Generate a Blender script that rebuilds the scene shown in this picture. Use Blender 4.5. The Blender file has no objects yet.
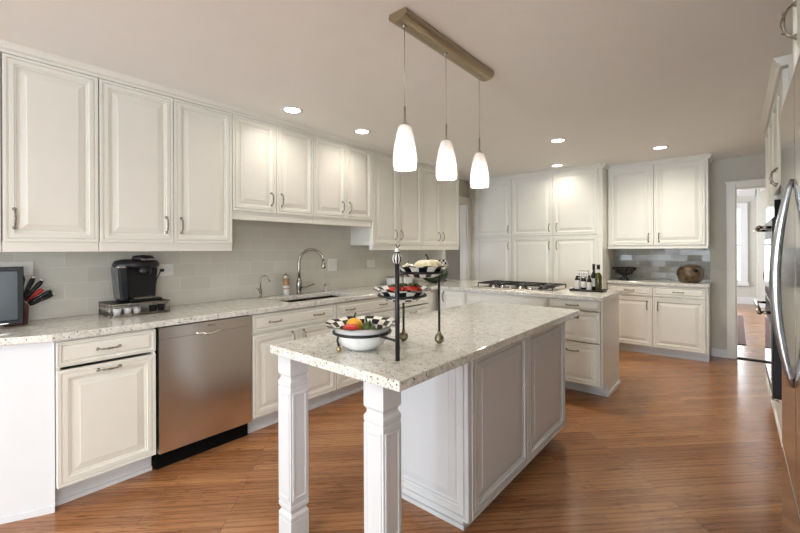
import bpy, bmesh, math, random
from mathutils import Vector, Matrix
random.seed(7)
SC = bpy.context.scene
COL = SC.collection
PI = math.pi

# ------------------------------------------------------------------ camera
CAM = (3.265, -0.639, 1.333)
cd = bpy.data.cameras.new('camera')
cam = bpy.data.objects.new('camera', cd)
COL.objects.link(cam)
F_PX, HY, YAW, ROLL = 394.17, 249.73, 40.428, 0.25
cd.sensor_width = 36.0
cd.lens = F_PX / 800 * 36.0
cd.shift_y = -(266.5 - HY) / 800.0
cd.clip_start = 0.02
cam.matrix_world = (Matrix.Translation(CAM) @ Matrix.Rotation(math.radians(YAW), 4, 'Z')
                    @ Matrix.Rotation(math.radians(90), 4, 'X') @ Matrix.Rotation(math.radians(-ROLL), 4, 'Z'))
SC.camera = cam

# ------------------------------------------------------------------ world, daylight, exposure
SC.view_settings.view_transform = 'Standard'
SC.view_settings.look = 'None'
SC.view_settings.gamma = 1.0
SC.view_settings.use_curve_mapping = False
SC.view_settings.exposure = 0.84
w = bpy.data.worlds.new('sky')
SC.world = w
w.use_nodes = True
w.node_tree.nodes['Background'].inputs[0].default_value = (0.86, 0.93, 1.0, 1)
w.node_tree.nodes['Background'].inputs[1].default_value = 1.6

def area(name, loc, rot, sx, sy, power, color):
    l = bpy.data.lights.new(name, 'AREA')
    l.shape = 'RECTANGLE'; l.size = sx; l.size_y = sy; l.energy = power; l.color = color
    o = bpy.data.objects.new(name, l); COL.objects.link(o)
    o.location = loc; o.rotation_euler = rot
    return o
# daylight through the windows behind the camera, and through the window of the far room
area('daylight_and_fill', (1.35, -7.25, 1.40), (math.radians(96), 0, 0), 2.2, 1.8, 165, (0.80, 0.90, 1.0))
area('daylight_and_fill', (3.25, -7.25, 1.40), (math.radians(96), 0, 0), 1.0, 1.8, 95, (0.80, 0.90, 1.0))
area('daylight_and_fill', (2.65, 12.15, 1.45), (math.radians(-90), 0, 0), 1.6, 1.9, 45, (0.95, 0.97, 1.0))

area('daylight_and_fill', (-.45, 9.0, 1.45), (0, math.radians(-90), 0), 1.8, 2.4, 230, (0.95, 0.97, 1.0))  # added fill, brightens the far room from its unseen side

area('daylight_and_fill', (4.35, -1.75, 1.40), (0, math.radians(90), 0), 1.7, 1.9, 32, (0.97, 0.97, 1.0))  # added fill from the right, brightens the left cabinet fronts

# ------------------------------------------------------------------ materials
def nodes(name):
    m = bpy.data.materials.new(name); m.use_nodes = True
    nt = m.node_tree
    return m, nt, nt.nodes['Principled BSDF']
def N(nt, t, **kw):
    n = nt.nodes.new(t)
    for k, v in kw.items(): setattr(n, k, v)
    return n
def coords(nt, scale=(1, 1, 1), rot=(0, 0, 0), loc=(0, 0, 0)):
    t = N(nt, 'ShaderNodeTexCoord'); mp = N(nt, 'ShaderNodeMapping')
    mp.inputs['Scale'].default_value = scale; mp.inputs['Rotation'].default_value = rot; mp.inputs['Location'].default_value = loc
    nt.links.new(t.outputs['Object'], mp.inputs['Vector'])
    return mp.outputs['Vector']
def ramp(nt, fac, stops):
    r = N(nt, 'ShaderNodeValToRGB'); e = r.color_ramp.elements
    while len(e) < len(stops): e.new(0.5)
    for k, (p, c) in enumerate(stops):
        e[k].position = p; e[k].color = (*c, 1) if len(c) == 3 else c
    nt.links.new(fac, r.inputs['Fac'])
    return r.outputs['Color']
def mix(nt, a, b, fac, mode='MIX'):
    m = N(nt, 'ShaderNodeMix', data_type='RGBA', blend_type=mode)
    for s, v in ((m.inputs[0], fac), (m.inputs[6], a), (m.inputs[7], b)):
        if hasattr(v, 'is_linked') or hasattr(v, 'links'): nt.links.new(v, s)
        elif isinstance(v, (int, float)): s.default_value = v
        else: s.default_value = (*v, 1)
    return m.outputs[2]
def noise(nt, vec, scale, detail=3, rough=0.5, dist=0.0):
    n = N(nt, 'ShaderNodeTexNoise')
    n.inputs['Scale'].default_value = scale; n.inputs['Detail'].default_value = detail
    n.inputs['Roughness'].default_value = rough; n.inputs['Distortion'].default_value = dist
    nt.links.new(vec, n.inputs['Vector'])
    return n.outputs['Fac']
def bump(nt, bs, h, strength, dist=0.01):
    b = N(nt, 'ShaderNodeBump'); b.inputs['Strength'].default_value = strength; b.inputs['Distance'].default_value = dist
    nt.links.new(h, b.inputs['Height']); nt.links.new(b.outputs['Normal'], bs.inputs['Normal'])
def plain(name, c, rough=0.5, metal=0.0, vary=0.04, scale=6.0, spec=0.5, **kw):
    m, nt, bs = nodes(name)
    f = noise(nt, coords(nt), scale)
    lo = tuple(max(0, x * (1 - vary)) for x in c); hi = tuple(min(1, x * (1 + vary)) for x in c)
    nt.links.new(ramp(nt, f, [(0.3, lo), (0.7, hi)]), bs.inputs['Base Color'])
    bs.inputs['Roughness'].default_value = rough; bs.inputs['Metallic'].default_value = metal
    bs.inputs['Specular IOR Level'].default_value = spec
    for k, v in kw.items(): bs.inputs[k.replace('_', ' ')].default_value = v
    return m
M = {}
M['cream'] = plain('cream_cabinet_paint', (0.80, 0.785, 0.725), 0.38, vary=0.015)
M['white'] = plain('white_paint', (0.70, 0.71, 0.73), 0.4, vary=0.01)
M['ceiling'] = plain('ceiling_paint', (0.90, 0.90, 0.88), 0.9, vary=0.01)
M['wall'] = plain('greige_wall_paint', (0.58, 0.555, 0.49), 0.85, vary=0.02)
M['wallfar'] = plain('pale_wall_paint', (0.55, 0.54, 0.50), 0.85, vary=0.02)
M['pewter'] = plain('aged_pewter', (0.30, 0.265, 0.22), 0.33, 1.0, 0.25, 60)
M['nickel'] = plain('brushed_nickel', (0.50, 0.465, 0.41), 0.28, 1.0, 0.05)
M['tapnickel'] = plain('dark_nickel', (0.33, 0.30, 0.26), 0.25, 1.0, 0.05)
M['handlesteel'] = plain('blue_grey_steel', (0.40, 0.43, 0.46), 0.2, 1.0, 0.04)
M['bronze'] = plain('brushed_bronze', (0.42, 0.355, 0.25), 0.33, 1.0, 0.06)
M['chrome'] = plain('chrome', (0.75, 0.75, 0.75), 0.12, 1.0, 0.02)
M['black'] = plain('black_plastic', (0.008, 0.008, 0.009), 0.35, spec=0.3)
M['blackm'] = plain('black_iron', (0.010, 0.010, 0.011), 0.42)
M['darkgrey'] = plain('dark_grey_plastic', (0.012, 0.012, 0.014), 0.3, spec=0.35)
M['gap'] = plain('dark_toe_plinth', (0.004, 0.004, 0.004), 0.9, spec=0.1)
M['plate'] = plain('white_outlet_plastic', (0.78, 0.76, 0.71), 0.4)
M['enamel'] = plain('white_enamel', (0.83, 0.83, 0.81), 0.15)
M['red'] = plain('red_skin', (0.55, 0.035, 0.02), 0.25, vary=0.3, scale=18)
M['orange'] = plain('yellow_orange_skin', (0.82, 0.42, 0.04), 0.3, vary=0.15)
M['green'] = plain('green_skin', (0.07, 0.12, 0.03), 0.35, vary=0.5, scale=20)
M['leaf'] = plain('leaf_green', (0.05, 0.09, 0.025), 0.5, vary=0.3)
M['palepump'] = plain('pale_pumpkin_skin', (0.72, 0.64, 0.42), 0.45, vary=0.08, scale=20)
M['stem'] = plain('dry_stem', (0.06, 0.05, 0.025), 0.8, vary=0.3)
M['darkgreen'] = plain('dark_green_rind', (0.02, 0.035, 0.012), 0.22, vary=0.5, scale=14)
M['gold'] = plain('antique_gold', (0.42, 0.33, 0.17), 0.35, 1.0, 0.25, 80)
M['dullgold'] = plain('dull_antique_gold', (0.27, 0.235, 0.16), 0.36, 1.0, 0.3, 90)
M['redplastic'] = plain('red_plastic', (0.55, 0.02, 0.02), 0.35)
M['blockwood'] = plain('knife_block_wood', (0.10, 0.03, 0.015), 0.4, vary=0.3, scale=30)
M['millwood'] = plain('mill_wood', (0.42, 0.22, 0.10), 0.4, vary=0.2, scale=30)
M['label'] = plain('paper_label', (0.75, 0.74, 0.70), 0.6)
M['olive'] = plain('olive_bottle_glass', (0.06, 0.058, 0.014), 0.08)
M['darkglass'] = plain('dark_bottle_glass', (0.012, 0.012, 0.010), 0.06)
M['wax'] = plain('white_candle_wax', (0.82, 0.80, 0.75), 0.5)
M['lettering'] = plain('silver_lettering', (0.6, 0.6, 0.6), 0.3, 0.6)
M['letteringdark'] = plain('dark_lettering', (0.05, 0.05, 0.05), 0.4)
M['tinycan'] = plain('silver_pod_lid', (0.72, 0.72, 0.72), 0.35)

def steel(name, c, rough, stretch=(60, 60, 1)):
    m, nt, bs = nodes(name)
    f = noise(nt, coords(nt, stretch), 6, 2)
    nt.links.new(ramp(nt, f, [(0.2, tuple(x * .94 for x in c)), (0.8, tuple(x * 1.05 for x in c))]), bs.inputs['Base Color'])
    bs.inputs['Metallic'].default_value = 1.0; bs.inputs['Roughness'].default_value = rough
    return m
M['steel'] = steel('stainless_steel', (0.72, 0.675, 0.61), 0.22, (1, 1, 80))
M['fridge'] = steel('polished_stainless', (0.62, 0.60, 0.56), 0.10, (1, 1, 60))
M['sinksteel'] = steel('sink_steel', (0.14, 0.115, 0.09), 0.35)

def glass(name, c=(1, 1, 1), rough=0.02):
    m, nt, bs = nodes(name)
    f = noise(nt, coords(nt), 4)
    nt.links.new(ramp(nt, f, [(0.3, tuple(x * .98 for x in c)), (0.7, c)]), bs.inputs['Base Color'])
    bs.inputs['Transmission Weight'].default_value = 1.0; bs.inputs['Roughness'].default_value = rough
    bs.inputs['IOR'].default_value = 1.3
    return m
M['glass'] = glass('clear_glass')
def pane_mat():
    m, nt, bs = nodes('window_pane')
    tr = N(nt, 'ShaderNodeBsdfTransparent'); gl = N(nt, 'ShaderNodeBsdfGlossy'); gl.inputs['Roughness'].default_value = 0.02
    f = noise(nt, coords(nt), 4)
    nt.links.new(ramp(nt, f, [(0.3, (0.96, 0.97, 0.97)), (0.7, (0.98, 0.99, 0.99))]), tr.inputs['Color'])
    fr = N(nt, 'ShaderNodeFresnel'); fr.inputs['IOR'].default_value = 1.45
    mx = N(nt, 'ShaderNodeMixShader'); nt.links.new(fr.outputs[0], mx.inputs[0])
    nt.links.new(tr.outputs[0], mx.inputs[1]); nt.links.new(gl.outputs[0], mx.inputs[2])
    nt.links.new(mx.outputs[0], nt.nodes['Material Output'].inputs['Surface'])
    return m
M['pane'] = pane_mat()
M['smoke'] = plain('smoked_tank_plastic', (0.022, 0.025, 0.03), 0.1, spec=0.35)
M['ovenglass'] = plain('black_oven_glass', (0.02, 0.02, 0.02), 0.04)
M['screen'] = plain('switched_off_screen', (0.055, 0.07, 0.078), 0.2, spec=0.35)

def shade_mat():
    m, nt, bs = nodes('frosted_shade_glass')
    f = noise(nt, coords(nt, (60, 60, 8)), 3, 3)
    c = ramp(nt, f, [(0.3, (0.86, 0.83, 0.82)), (0.7, (0.95, 0.93, 0.92))])
    nt.links.new(c, bs.inputs['Base Color']); bs.inputs['Roughness'].default_value = 0.25
    tr = N(nt, 'ShaderNodeBsdfTranslucent'); nt.links.new(c, tr.inputs['Color'])
    mx = N(nt, 'ShaderNodeMixShader'); mx.inputs[0].default_value = 0.34
    nt.links.new(bs.outputs[0], mx.inputs[1]); nt.links.new(tr.outputs[0], mx.inputs[2])
    nt.links.new(mx.outputs[0], nt.nodes['Material Output'].inputs['Surface'])
    return m
M['shade'] = shade_mat()
def emit(name, c, s):
    m, nt, bs = nodes(name)
    f = noise(nt, coords(nt), 3)
    nt.links.new(ramp(nt, f, [(0.3, c), (0.7, c)]), bs.inputs['Emission Color'])
    bs.inputs['Emission Strength'].default_value = s
    return m
M['lamp'] = emit('lamp_glow', (1.0, 0.93, 0.82), 6.0)

def granite():
    m, nt, bs = nodes('speckled_white_granite')
    v = coords(nt)
    base = ramp(nt, noise(nt, v, 30, 6, 0.7), [(0.30, (0.50, 0.47, 0.42)), (0.44, (0.70, 0.68, 0.62)), (0.58, (0.78, 0.77, 0.73)), (0.75, (0.82, 0.82, 0.80))])
    grey = ramp(nt, noise(nt, v, 110, 3, 0.6), [(0.34, (1, 1, 1)), (0.44, (0, 0, 0))])
    a = mix(nt, base, (0.30, 0.285, 0.27), mix(nt, (0, 0, 0), grey, 0.7))
    vo = N(nt, 'ShaderNodeTexVoronoi'); vo.inputs['Scale'].default_value = 85; nt.links.new(v, vo.inputs['Vector'])
    vs = ramp(nt, vo.outputs['Distance'], [(0.22, (1, 1, 1)), (0.36, (0, 0, 0))])
    gate = ramp(nt, noise(nt, v, 38, 3), [(0.54, (0, 0, 0)), (0.57, (1, 1, 1))])
    spots = mix(nt, vs, gate, 1.0, 'MULTIPLY')
    b = mix(nt, a, (0.055, 0.045, 0.045), spots)
    nt.links.new(b, bs.inputs['Base Color'])
    bs.inputs['Roughness'].default_value = 0.06
    return m
M['granite'] = granite()

def floor_mat():
    m, nt, bs = nodes('oak_strip_floor')
    v = coords(nt, rot=(0, 0, math.radians(-45)))
    def brick(c1, c2, mo):
        b = N(nt, 'ShaderNodeTexBrick'); b.offset = 0.37; b.offset_frequency = 3
        for k, x in (('Color1', c1), ('Color2', c2), ('Mortar', mo)): b.inputs[k].default_value = (*x, 1)
        b.inputs['Scale'].default_value = 1; b.inputs['Brick Width'].default_value = 1.15
        b.inputs['Row Height'].default_value = 0.062; b.inputs['Mortar Size'].default_value = 0.0009
        b.inputs['Mortar Smooth'].default_value = 0.2; b.inputs['Bias'].default_value = 0
        nt.links.new(v, b.inputs['Vector']); return b
    b = brick((0.43, 0.205, 0.088), (0.30, 0.130, 0.053), (0.07, 0.025, 0.01))
    off = brick((0, 0, 0), (1, 1, 1), (0.5, 0.5, 0.5))
    add = N(nt, 'ShaderNodeVectorMath', operation='MULTIPLY_ADD')
    nt.links.new(off.outputs['Color'], add.inputs[0]); add.inputs[1].default_value = (7, 3, 5); nt.links.new(v, add.inputs[2])
    mp = N(nt, 'ShaderNodeMapping'); mp.inputs['Scale'].default_value = (1.7, 15, 1); nt.links.new(add.outputs[0], mp.inputs['Vector'])
    g1 = ramp(nt, noise(nt, mp.outputs['Vector'], 1.6, 6, 0.65, 0.8), [(0.34, (0.50, 0.44, 0.40)), (0.46, (0.93, 0.91, 0.9)), (0.7, (1.12, 1.1, 1.08))])
    mp2 = N(nt, 'ShaderNodeMapping'); mp2.inputs['Scale'].default_value = (1.1, 9, 1); nt.links.new(add.outputs[0], mp2.inputs['Vector'])
    wv = N(nt, 'ShaderNodeTexWave', wave_type='RINGS'); wv.inputs['Scale'].default_value = 1.1; wv.inputs['Distortion'].default_value = 5
    wv.inputs['Detail'].default_value = 3; nt.links.new(mp2.outputs['Vector'], wv.inputs['Vector'])
    g2 = ramp(nt, wv.outputs['Fac'], [(0.05, (0.38, 0.30, 0.25)), (0.28, (1, 1, 1))])
    mp3 = N(nt, 'ShaderNodeMapping'); mp3.inputs['Scale'].default_value = (7, 85, 1); nt.links.new(add.outputs[0], mp3.inputs['Vector'])
    g3 = ramp(nt, noise(nt, mp3.outputs['Vector'], 1.5, 3, 0.6, 0.5), [(0.36, (0.38, 0.28, 0.22)), (0.45, (1, 1, 1))])
    g3 = mix(nt, (1, 1, 1), g3, ramp(nt, noise(nt, v, 3.5, 2), [(0.42, (0, 0, 0)), (0.58, (1, 1, 1))]))
    c = mix(nt, b.outputs['Color'], g3, 0.8, 'MULTIPLY')
    c = mix(nt, c, g1, 0.6, 'MULTIPLY')
    c = mix(nt, c, g2, 0.38, 'MULTIPLY')
    nt.links.new(c, bs.inputs['Base Color'])
    bs.inputs['Roughness'].default_value = 0.22
    bs.inputs['Specular IOR Level'].default_value = 0.5
    bump(nt, bs, b.outputs['Fac'], 0.15, 0.002)
    return m
M['floor'] = floor_mat()

def tile_mat(name, c1, c2, mo, bw, rh, axes, rough, tilt):
    m, nt, bs = nodes(name)
    t = N(nt, 'ShaderNodeTexCoord'); s = N(nt, 'ShaderNodeSeparateXYZ'); cb = N(nt, 'ShaderNodeCombineXYZ')
    nt.links.new(t.outputs['Object'], s.inputs[0])
    nt.links.new(s.outputs[axes[0]], cb.inputs[0]); nt.links.new(s.outputs['Z'], cb.inputs[1])
    b = N(nt, 'ShaderNodeTexBrick'); b.offset = 0.5
    for k, x in (('Color1', c1), ('Color2', c2), ('Mortar', mo)): b.inputs[k].default_value = (*x, 1)
    b.inputs['Scale'].default_value = 1; b.inputs['Brick Width'].default_value = bw; b.inputs['Row Height'].default_value = rh
    b.inputs['Mortar Size'].default_value = 0.0016; b.inputs['Mortar Smooth'].default_value = 0.1
    nt.links.new(cb.outputs[0], b.inputs['Vector'])
    nt.links.new(b.outputs['Color'], bs.inputs['Base Color'])
    bs.inputs['Roughness'].default_value = rough
    inv = N(nt, 'ShaderNodeMath', operation='SUBTRACT'); inv.inputs[0].default_value = 1; nt.links.new(b.outputs['Fac'], inv.inputs[1])
    rb = N(nt, 'ShaderNodeTexBrick'); rb.offset = 0.5
    for k, x in (('Color1', 0), ('Color2', 1), ('Mortar', .5)): rb.inputs[k].default_value = (x, x, x, 1)
    for k in ('Scale', 'Brick Width', 'Row Height', 'Mortar Size'): rb.inputs[k].default_value = b.inputs[k].default_value
    nt.links.new(cb.outputs[0], rb.inputs['Vector'])
    wn = N(nt, 'ShaderNodeTexWhiteNoise', noise_dimensions='1D'); sp = N(nt, 'ShaderNodeSeparateColor')
    nt.links.new(rb.outputs['Color'], sp.inputs[0]); nt.links.new(sp.outputs[0], wn.inputs['W'])
    bp = N(nt, 'ShaderNodeBump'); bp.inputs['Strength'].default_value = .25; bp.inputs['Distance'].default_value = .002
    nt.links.new(inv.outputs[0], bp.inputs['Height'])
    ma = N(nt, 'ShaderNodeVectorMath', operation='MULTIPLY_ADD'); nt.links.new(wn.outputs['Color'], ma.inputs[0])
    ma.inputs[1].default_value = (tilt, tilt, tilt); ma.inputs[2].default_value = (-tilt / 2,) * 3
    ad = N(nt, 'ShaderNodeVectorMath', operation='ADD'); nt.links.new(ma.outputs[0], ad.inputs[0]); nt.links.new(bp.outputs['Normal'], ad.inputs[1])
    no = N(nt, 'ShaderNodeVectorMath', operation='NORMALIZE'); nt.links.new(ad.outputs[0], no.inputs[0])
    nt.links.new(no.outputs[0], bs.inputs['Normal'])
    return m
M['tile'] = tile_mat('pale_glass_tile', (0.58, 0.565, 0.50), (0.64, 0.625, 0.56), (0.72, 0.705, 0.65), 0.23, 0.1025, 'Y', 0.16, .05)
M['tilegrey'] = tile_mat('grey_glass_tile', (0.30, 0.285, 0.25), (0.35, 0.335, 0.295), (0.48, 0.46, 0.42), 0.155, 0.078, 'X', 0.12, .09)
M['tilegrey'].node_tree.nodes['Principled BSDF'].inputs['Specular IOR Level'].default_value = 0.2

def check_mat(name, n, rings):
    m, nt, bs = nodes(name)
    t = N(nt, 'ShaderNodeTexCoord'); s = N(nt, 'ShaderNodeSeparateXYZ'); nt.links.new(t.outputs['Object'], s.inputs[0])
    at = N(nt, 'ShaderNodeMath', operation='ARCTAN2'); nt.links.new(s.outputs['Y'], at.inputs[0]); nt.links.new(s.outputs['X'], at.inputs[1])
    sc_ = N(nt, 'ShaderNodeMath', operation='MULTIPLY_ADD'); sc_.inputs[1].default_value = n / PI; sc_.inputs[2].default_value = 40.01
    nt.links.new(at.outputs[0], sc_.inputs[0])
    ln = N(nt, 'ShaderNodeVectorMath', operation='LENGTH'); nt.links.new(t.outputs['Object'], ln.inputs[0])
    r2 = N(nt, 'ShaderNodeMath', operation='MULTIPLY'); r2.inputs[1].default_value = rings; nt.links.new(ln.outputs['Value'], r2.inputs[0])
    cb = N(nt, 'ShaderNodeCombineXYZ'); nt.links.new(sc_.outputs[0], cb.inputs[0]); nt.links.new(r2.outputs[0], cb.inputs[1]); cb.inputs[2].default_value = .5
    ck = N(nt, 'ShaderNodeTexChecker'); ck.inputs['Scale'].default_value = 1
    ck.inputs['Color1'].default_value = (0.012, 0.012, 0.014, 1); ck.inputs['Color2'].default_value = (0.80, 0.79, 0.74, 1)
    nt.links.new(cb.outputs[0], ck.inputs['Vector'])
    nt.links.new(ck.outputs['Color'], bs.inputs['Base Color']); bs.inputs['Roughness'].default_value = 0.15
    return m
M['check'] = check_mat('black_white_check_enamel', 11, 36)
M['checkwide'] = check_mat('wide_check_enamel', 9, 24)
M['checkfine'] = check_mat('fine_check', 6, 110)
M['stripe'] = check_mat('black_white_stripe', 10, 0.001)

def pot_mat():
    m, nt, bs = nodes('carved_brown_wood')
    v = coords(nt)
    a = ramp(nt, noise(nt, v, 7, 5, 0.7, 1.0), [(0.3, (0.05, 0.025, 0.012)), (0.5, (0.11, 0.068, 0.034)), (0.7, (0.20, 0.145, 0.085))])
    nt.links.new(a, bs.inputs['Base Color']); bs.inputs['Roughness'].default_value = 0.3
    return m
M['pot'] = pot_mat()
def rug_mat():
    m, nt, bs = nodes('striped_rug')
    wv = N(nt, 'ShaderNodeTexWave', bands_direction='Y'); wv.inputs['Scale'].default_value = 1.6; wv.inputs['Distortion'].default_value = 1.5
    nt.links.new(coords(nt), wv.inputs['Vector'])
    nt.links.new(ramp(nt, wv.outputs['Fac'], [(0.2, (0.16, 0.05, 0.05)), (0.5, (0.30, 0.25, 0.22)), (0.8, (0.06, 0.05, 0.06))]), bs.inputs['Base Color'])
    bs.inputs['Roughness'].default_value = 0.95
    return m
M['rug'] = rug_mat()

# ------------------------------------------------------------------ mesh helpers
class MB:
    def __init__(s): s.v = []; s.f = []; s.sm = []
    def add(s, vs, fs, smooth=False):
        n = len(s.v); s.v += [tuple(x) for x in vs]
        for f in fs: s.f.append([i + n for i in f]); s.sm.append(smooth)
        return s
    def box(s, x0, x1, y0, y1, z0, z1):
        return s.add([(x0, y0, z0), (x1, y0, z0), (x1, y1, z0), (x0, y1, z0), (x0, y0, z1), (x1, y0, z1), (x1, y1, z1), (x0, y1, z1)],
                     [(0, 3, 2, 1), (4, 5, 6, 7), (0, 1, 5, 4), (1, 2, 6, 5), (2, 3, 7, 6), (3, 0, 4, 7)])
    def prism(s, pts, z0, z1):
        n = len(pts)
        return s.add([(x, y, z0) for x, y in pts] + [(x, y, z1) for x, y in pts],
                     [tuple(range(n))[::-1], tuple(range(n, 2 * n))] + [(i, (i + 1) % n, (i + 1) % n + n, i + n) for i in range(n)])
    def lathe(s, prof, seg=24, c=(0, 0, 0), axis='Z', cap=True, lobes=0, lobe_amp=0.0, sx=1.0, sy=1.0):
        vs = []; fs = []
        for r, z in prof:
            for k in range(seg):
                a = 2 * PI * k / seg
                rr = r * (1 - lobe_amp * abs(math.sin(a * lobes / 2)) ** 0.6 * 0 + (lobe_amp * (abs(math.sin(a * lobes / 2)) - 0.6) if lobes else 0))
                p = (rr * math.cos(a) * sx, rr * math.sin(a) * sy, z)
                if axis == 'Y': p = (p[0], -p[2], p[1])
                if axis == 'X': p = (p[2], p[0], p[1])
                vs.append((p[0] + c[0], p[1] + c[1], p[2] + c[2]))
        for i in range(len(prof) - 1):
            for k in range(seg):
                a = i * seg + k; b = i * seg + (k + 1) % seg
                fs.append((a, b, b + seg, a + seg))
        if cap:
            if prof[0][0] > 1e-6: fs.append(tuple(range(seg))[::-1])
            if prof[-1][0] > 1e-6: fs.append(tuple(range((len(prof) - 1) * seg, len(prof) * seg)))
        return s.add(vs, fs, True)
    def ball(s, c, r, sx=1, sy=1, sz=1, seg=20, rings=12):
        return s.lathe([(max(1e-4, r * math.sin(PI * i / rings)), -r * sz * math.cos(PI * i / rings)) for i in range(rings + 1)], seg, c, sx=sx, sy=sy)
    def tube(s, path, r, seg=10, closed=False):
        P = [Vector(p) for p in path]; n = len(P); R = r if isinstance(r, (list, tuple)) else [r] * n
        vs = []; fs = []; ref = None
        for i, p in enumerate(P):
            if closed: d = P[(i + 1) % n] - P[i - 1]
            else: d = P[min(i + 1, n - 1)] - P[max(i - 1, 0)]
            d.normalize()
            if ref is None:
                ref = Vector((0, 0, 1)) if abs(d.z) < .9 else Vector((1, 0, 0))
            u = (ref - d * ref.dot(d)).normalized(); ref = u; v = d.cross(u)
            for k in range(seg):
                a = 2 * PI * k / seg
                vs.append(p + (u * math.cos(a) + v * math.sin(a)) * R[i])
        for i in range(n if closed else n - 1):
            for k in range(seg):
                a = i * seg + k; b = i * seg + (k + 1) % seg; j = ((i + 1) % n) * seg
                fs.append((a, b, j + (k + 1) % seg, j + k))
        if not closed: fs += [tuple(range(seg))[::-1], tuple(range((n - 1) * seg, n * seg))]
        return s.add(vs, fs, True)
    def rings(s, w, h, prof):
        """a rectangular panel in x,z; prof = (inset, y) steps from the back to the centre of the front"""
        vs = []; fs = []
        for i, y in prof: vs += [(i, y, i), (w - i, y, i), (w - i, y, h - i), (i, y, h - i)]
        for k in range(len(prof) - 1):
            for e in range(4):
                a = 4 * k + e; b = 4 * k + (e + 1) % 4
                fs.append((a, b, b + 4, a + 4))
        fs.append((3, 2, 1, 0)); n = 4 * (len(prof) - 1); fs.append((n, n + 1, n + 2, n + 3))
        return s.add(vs, fs)
    def mesh(s, name, mat):
        me = bpy.data.meshes.new(name); me.from_pydata(s.v, [], s.f); me.update()
        for p, q in zip(me.polygons, s.sm): p.use_smooth = q
        bm = bmesh.new(); bm.from_mesh(me); bmesh.ops.recalc_face_normals(bm, faces=bm.faces); bm.to_mesh(me); bm.free()
        me.materials.append(M[mat] if isinstance(mat, str) else mat)
        return me
    def build(s, name, mat, parent=None, loc=(0, 0, 0), rot=(0, 0, 0), bev=0.0):
        o = bpy.data.objects.new(name, s.mesh(name, mat)); COL.objects.link(o)
        o.parent = parent; o.location = loc; o.rotation_euler = rot
        if bev:
            b = o.modifiers.new('bevel', 'BEVEL'); b.width = bev; b.segments = 2; b.limit_method = 'ANGLE'; b.angle_limit = math.radians(40)
        return o
def tag(o, label, cat, group=None):
    o['label'] = label; o['category'] = cat
    if group: o['group'] = group
    return o
def thing(name, label, cat, loc=(0, 0, 0), rz=0.0, group=None):
    o = bpy.data.objects.new(name, None); COL.objects.link(o)
    o.location = loc; o.rotation_euler = (0, 0, rz); o.empty_display_size = 0.05
    return tag(o, label, cat, group)
def struct(o):
    o['kind'] = 'structure'; return o
def inst(name, me, parent, loc=(0, 0, 0), rot=(0, 0, 0)):
    o = bpy.data.objects.new(name, me); COL.objects.link(o); o.parent = parent; o.location = loc; o.rotation_euler = rot
    return o
def dup(root, loc, label, rz=None):
    r = root.copy(); COL.objects.link(r); r.location = loc; r['label'] = label
    if rz is not None: r.rotation_euler = (0, 0, rz)
    for ch in list(root.children):
        c = ch.copy(); COL.objects.link(c); c.parent = r
        for g in list(ch.children):
            d = g.copy(); COL.objects.link(d); d.parent = c
    return r
def lettering(text, size, mat, parent, loc, rot):
    cu = bpy.data.curves.new('lettering', 'FONT'); cu.body = text; cu.size = size; cu.extrude = 0.0004
    cu.align_x = 'CENTER'; cu.align_y = 'CENTER'
    t = bpy.data.objects.new('tmp', cu); COL.objects.link(t)
    me = bpy.data.meshes.new_from_object(t.evaluated_get(bpy.context.evaluated_depsgraph_get()))
    bpy.data.objects.remove(t); me.materials.clear(); me.materials.append(M[mat])
    return inst('lettering', me, parent, loc, rot)

# ------------------------------------------------------------------ room shell
CEIL = 2.43
struct(MB().box(-2.6, 5.2, -7.1, 12.6, -0.08, 0.0).build('floor', 'floor'))
struct(MB().box(-2.6, 5.2, -7.1, 5.72, CEIL, CEIL + .1).build('ceiling', 'ceiling'))
struct(MB().box(-2.6, 5.2, 5.72, 12.6, 2.75, 2.85).build('ceiling_beyond', 'ceiling'))
# left wall with the doorway beyond the cabinets
DL0, DL1, DLH = 4.20, 4.84, 2.06
wl = MB().box(-.12, 0, -7.1, DL0, 0, CEIL).box(-.12, 0, DL1, 5.6, 0, CEIL).box(-.12, 0, DL0, DL1, DLH, CEIL)
struct(wl.build('wall_left', 'wall'))
struct(MB().box(-2.3, -2.2, 2.5, 7.5, 0, CEIL).build('wall_beyond_left', 'wall'))
struct(MB().box(-2.2, -.12, 6.2, 6.3, 0, CEIL).build('wall_passage', 'wall'))
wq = MB().box(4.1, 4.22, -7.1, -2.7, 0, CEIL).box(4.1, 4.22, -.8, 5.72, 0, CEIL).box(4.1, 4.22, -2.7, -.8, 0, .55).box(4.1, 4.22, -2.7, -.8, 2.25, CEIL)
struct(wq.build('wall_right', 'wall'))
# far wall with the doorway at the right
FX0, FX1, FH, FY = 3.262, 3.78, 2.055, 5.60
wf = MB().box(-.12, FX0, FY, FY + .12, 0, CEIL).box(FX1, 4.1, FY, FY + .12, 0, CEIL).box(FX0, FX1, FY, FY + .12, FH, CEIL)
struct(wf.build('wall_far', 'wall'))
# wall behind the camera with its windows
wb = MB().box(-.12, .2, -7.12, -7.0, 0, CEIL).box(2.5, 2.75, -7.12, -7.0, 0, CEIL).box(3.75, 4.1, -7.12, -7.0, 0, CEIL)
wb.box(.2, 2.5, -7.12, -7.0, 0, .45).box(.2, 2.5, -7.12, -7.0, 2.25, CEIL).box(2.75, 3.75, -7.12, -7.0, 0, .45).box(2.75, 3.75, -7.12, -7.0, 2.25, CEIL)
struct(wb.build('wall_back', 'wall'))
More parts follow.
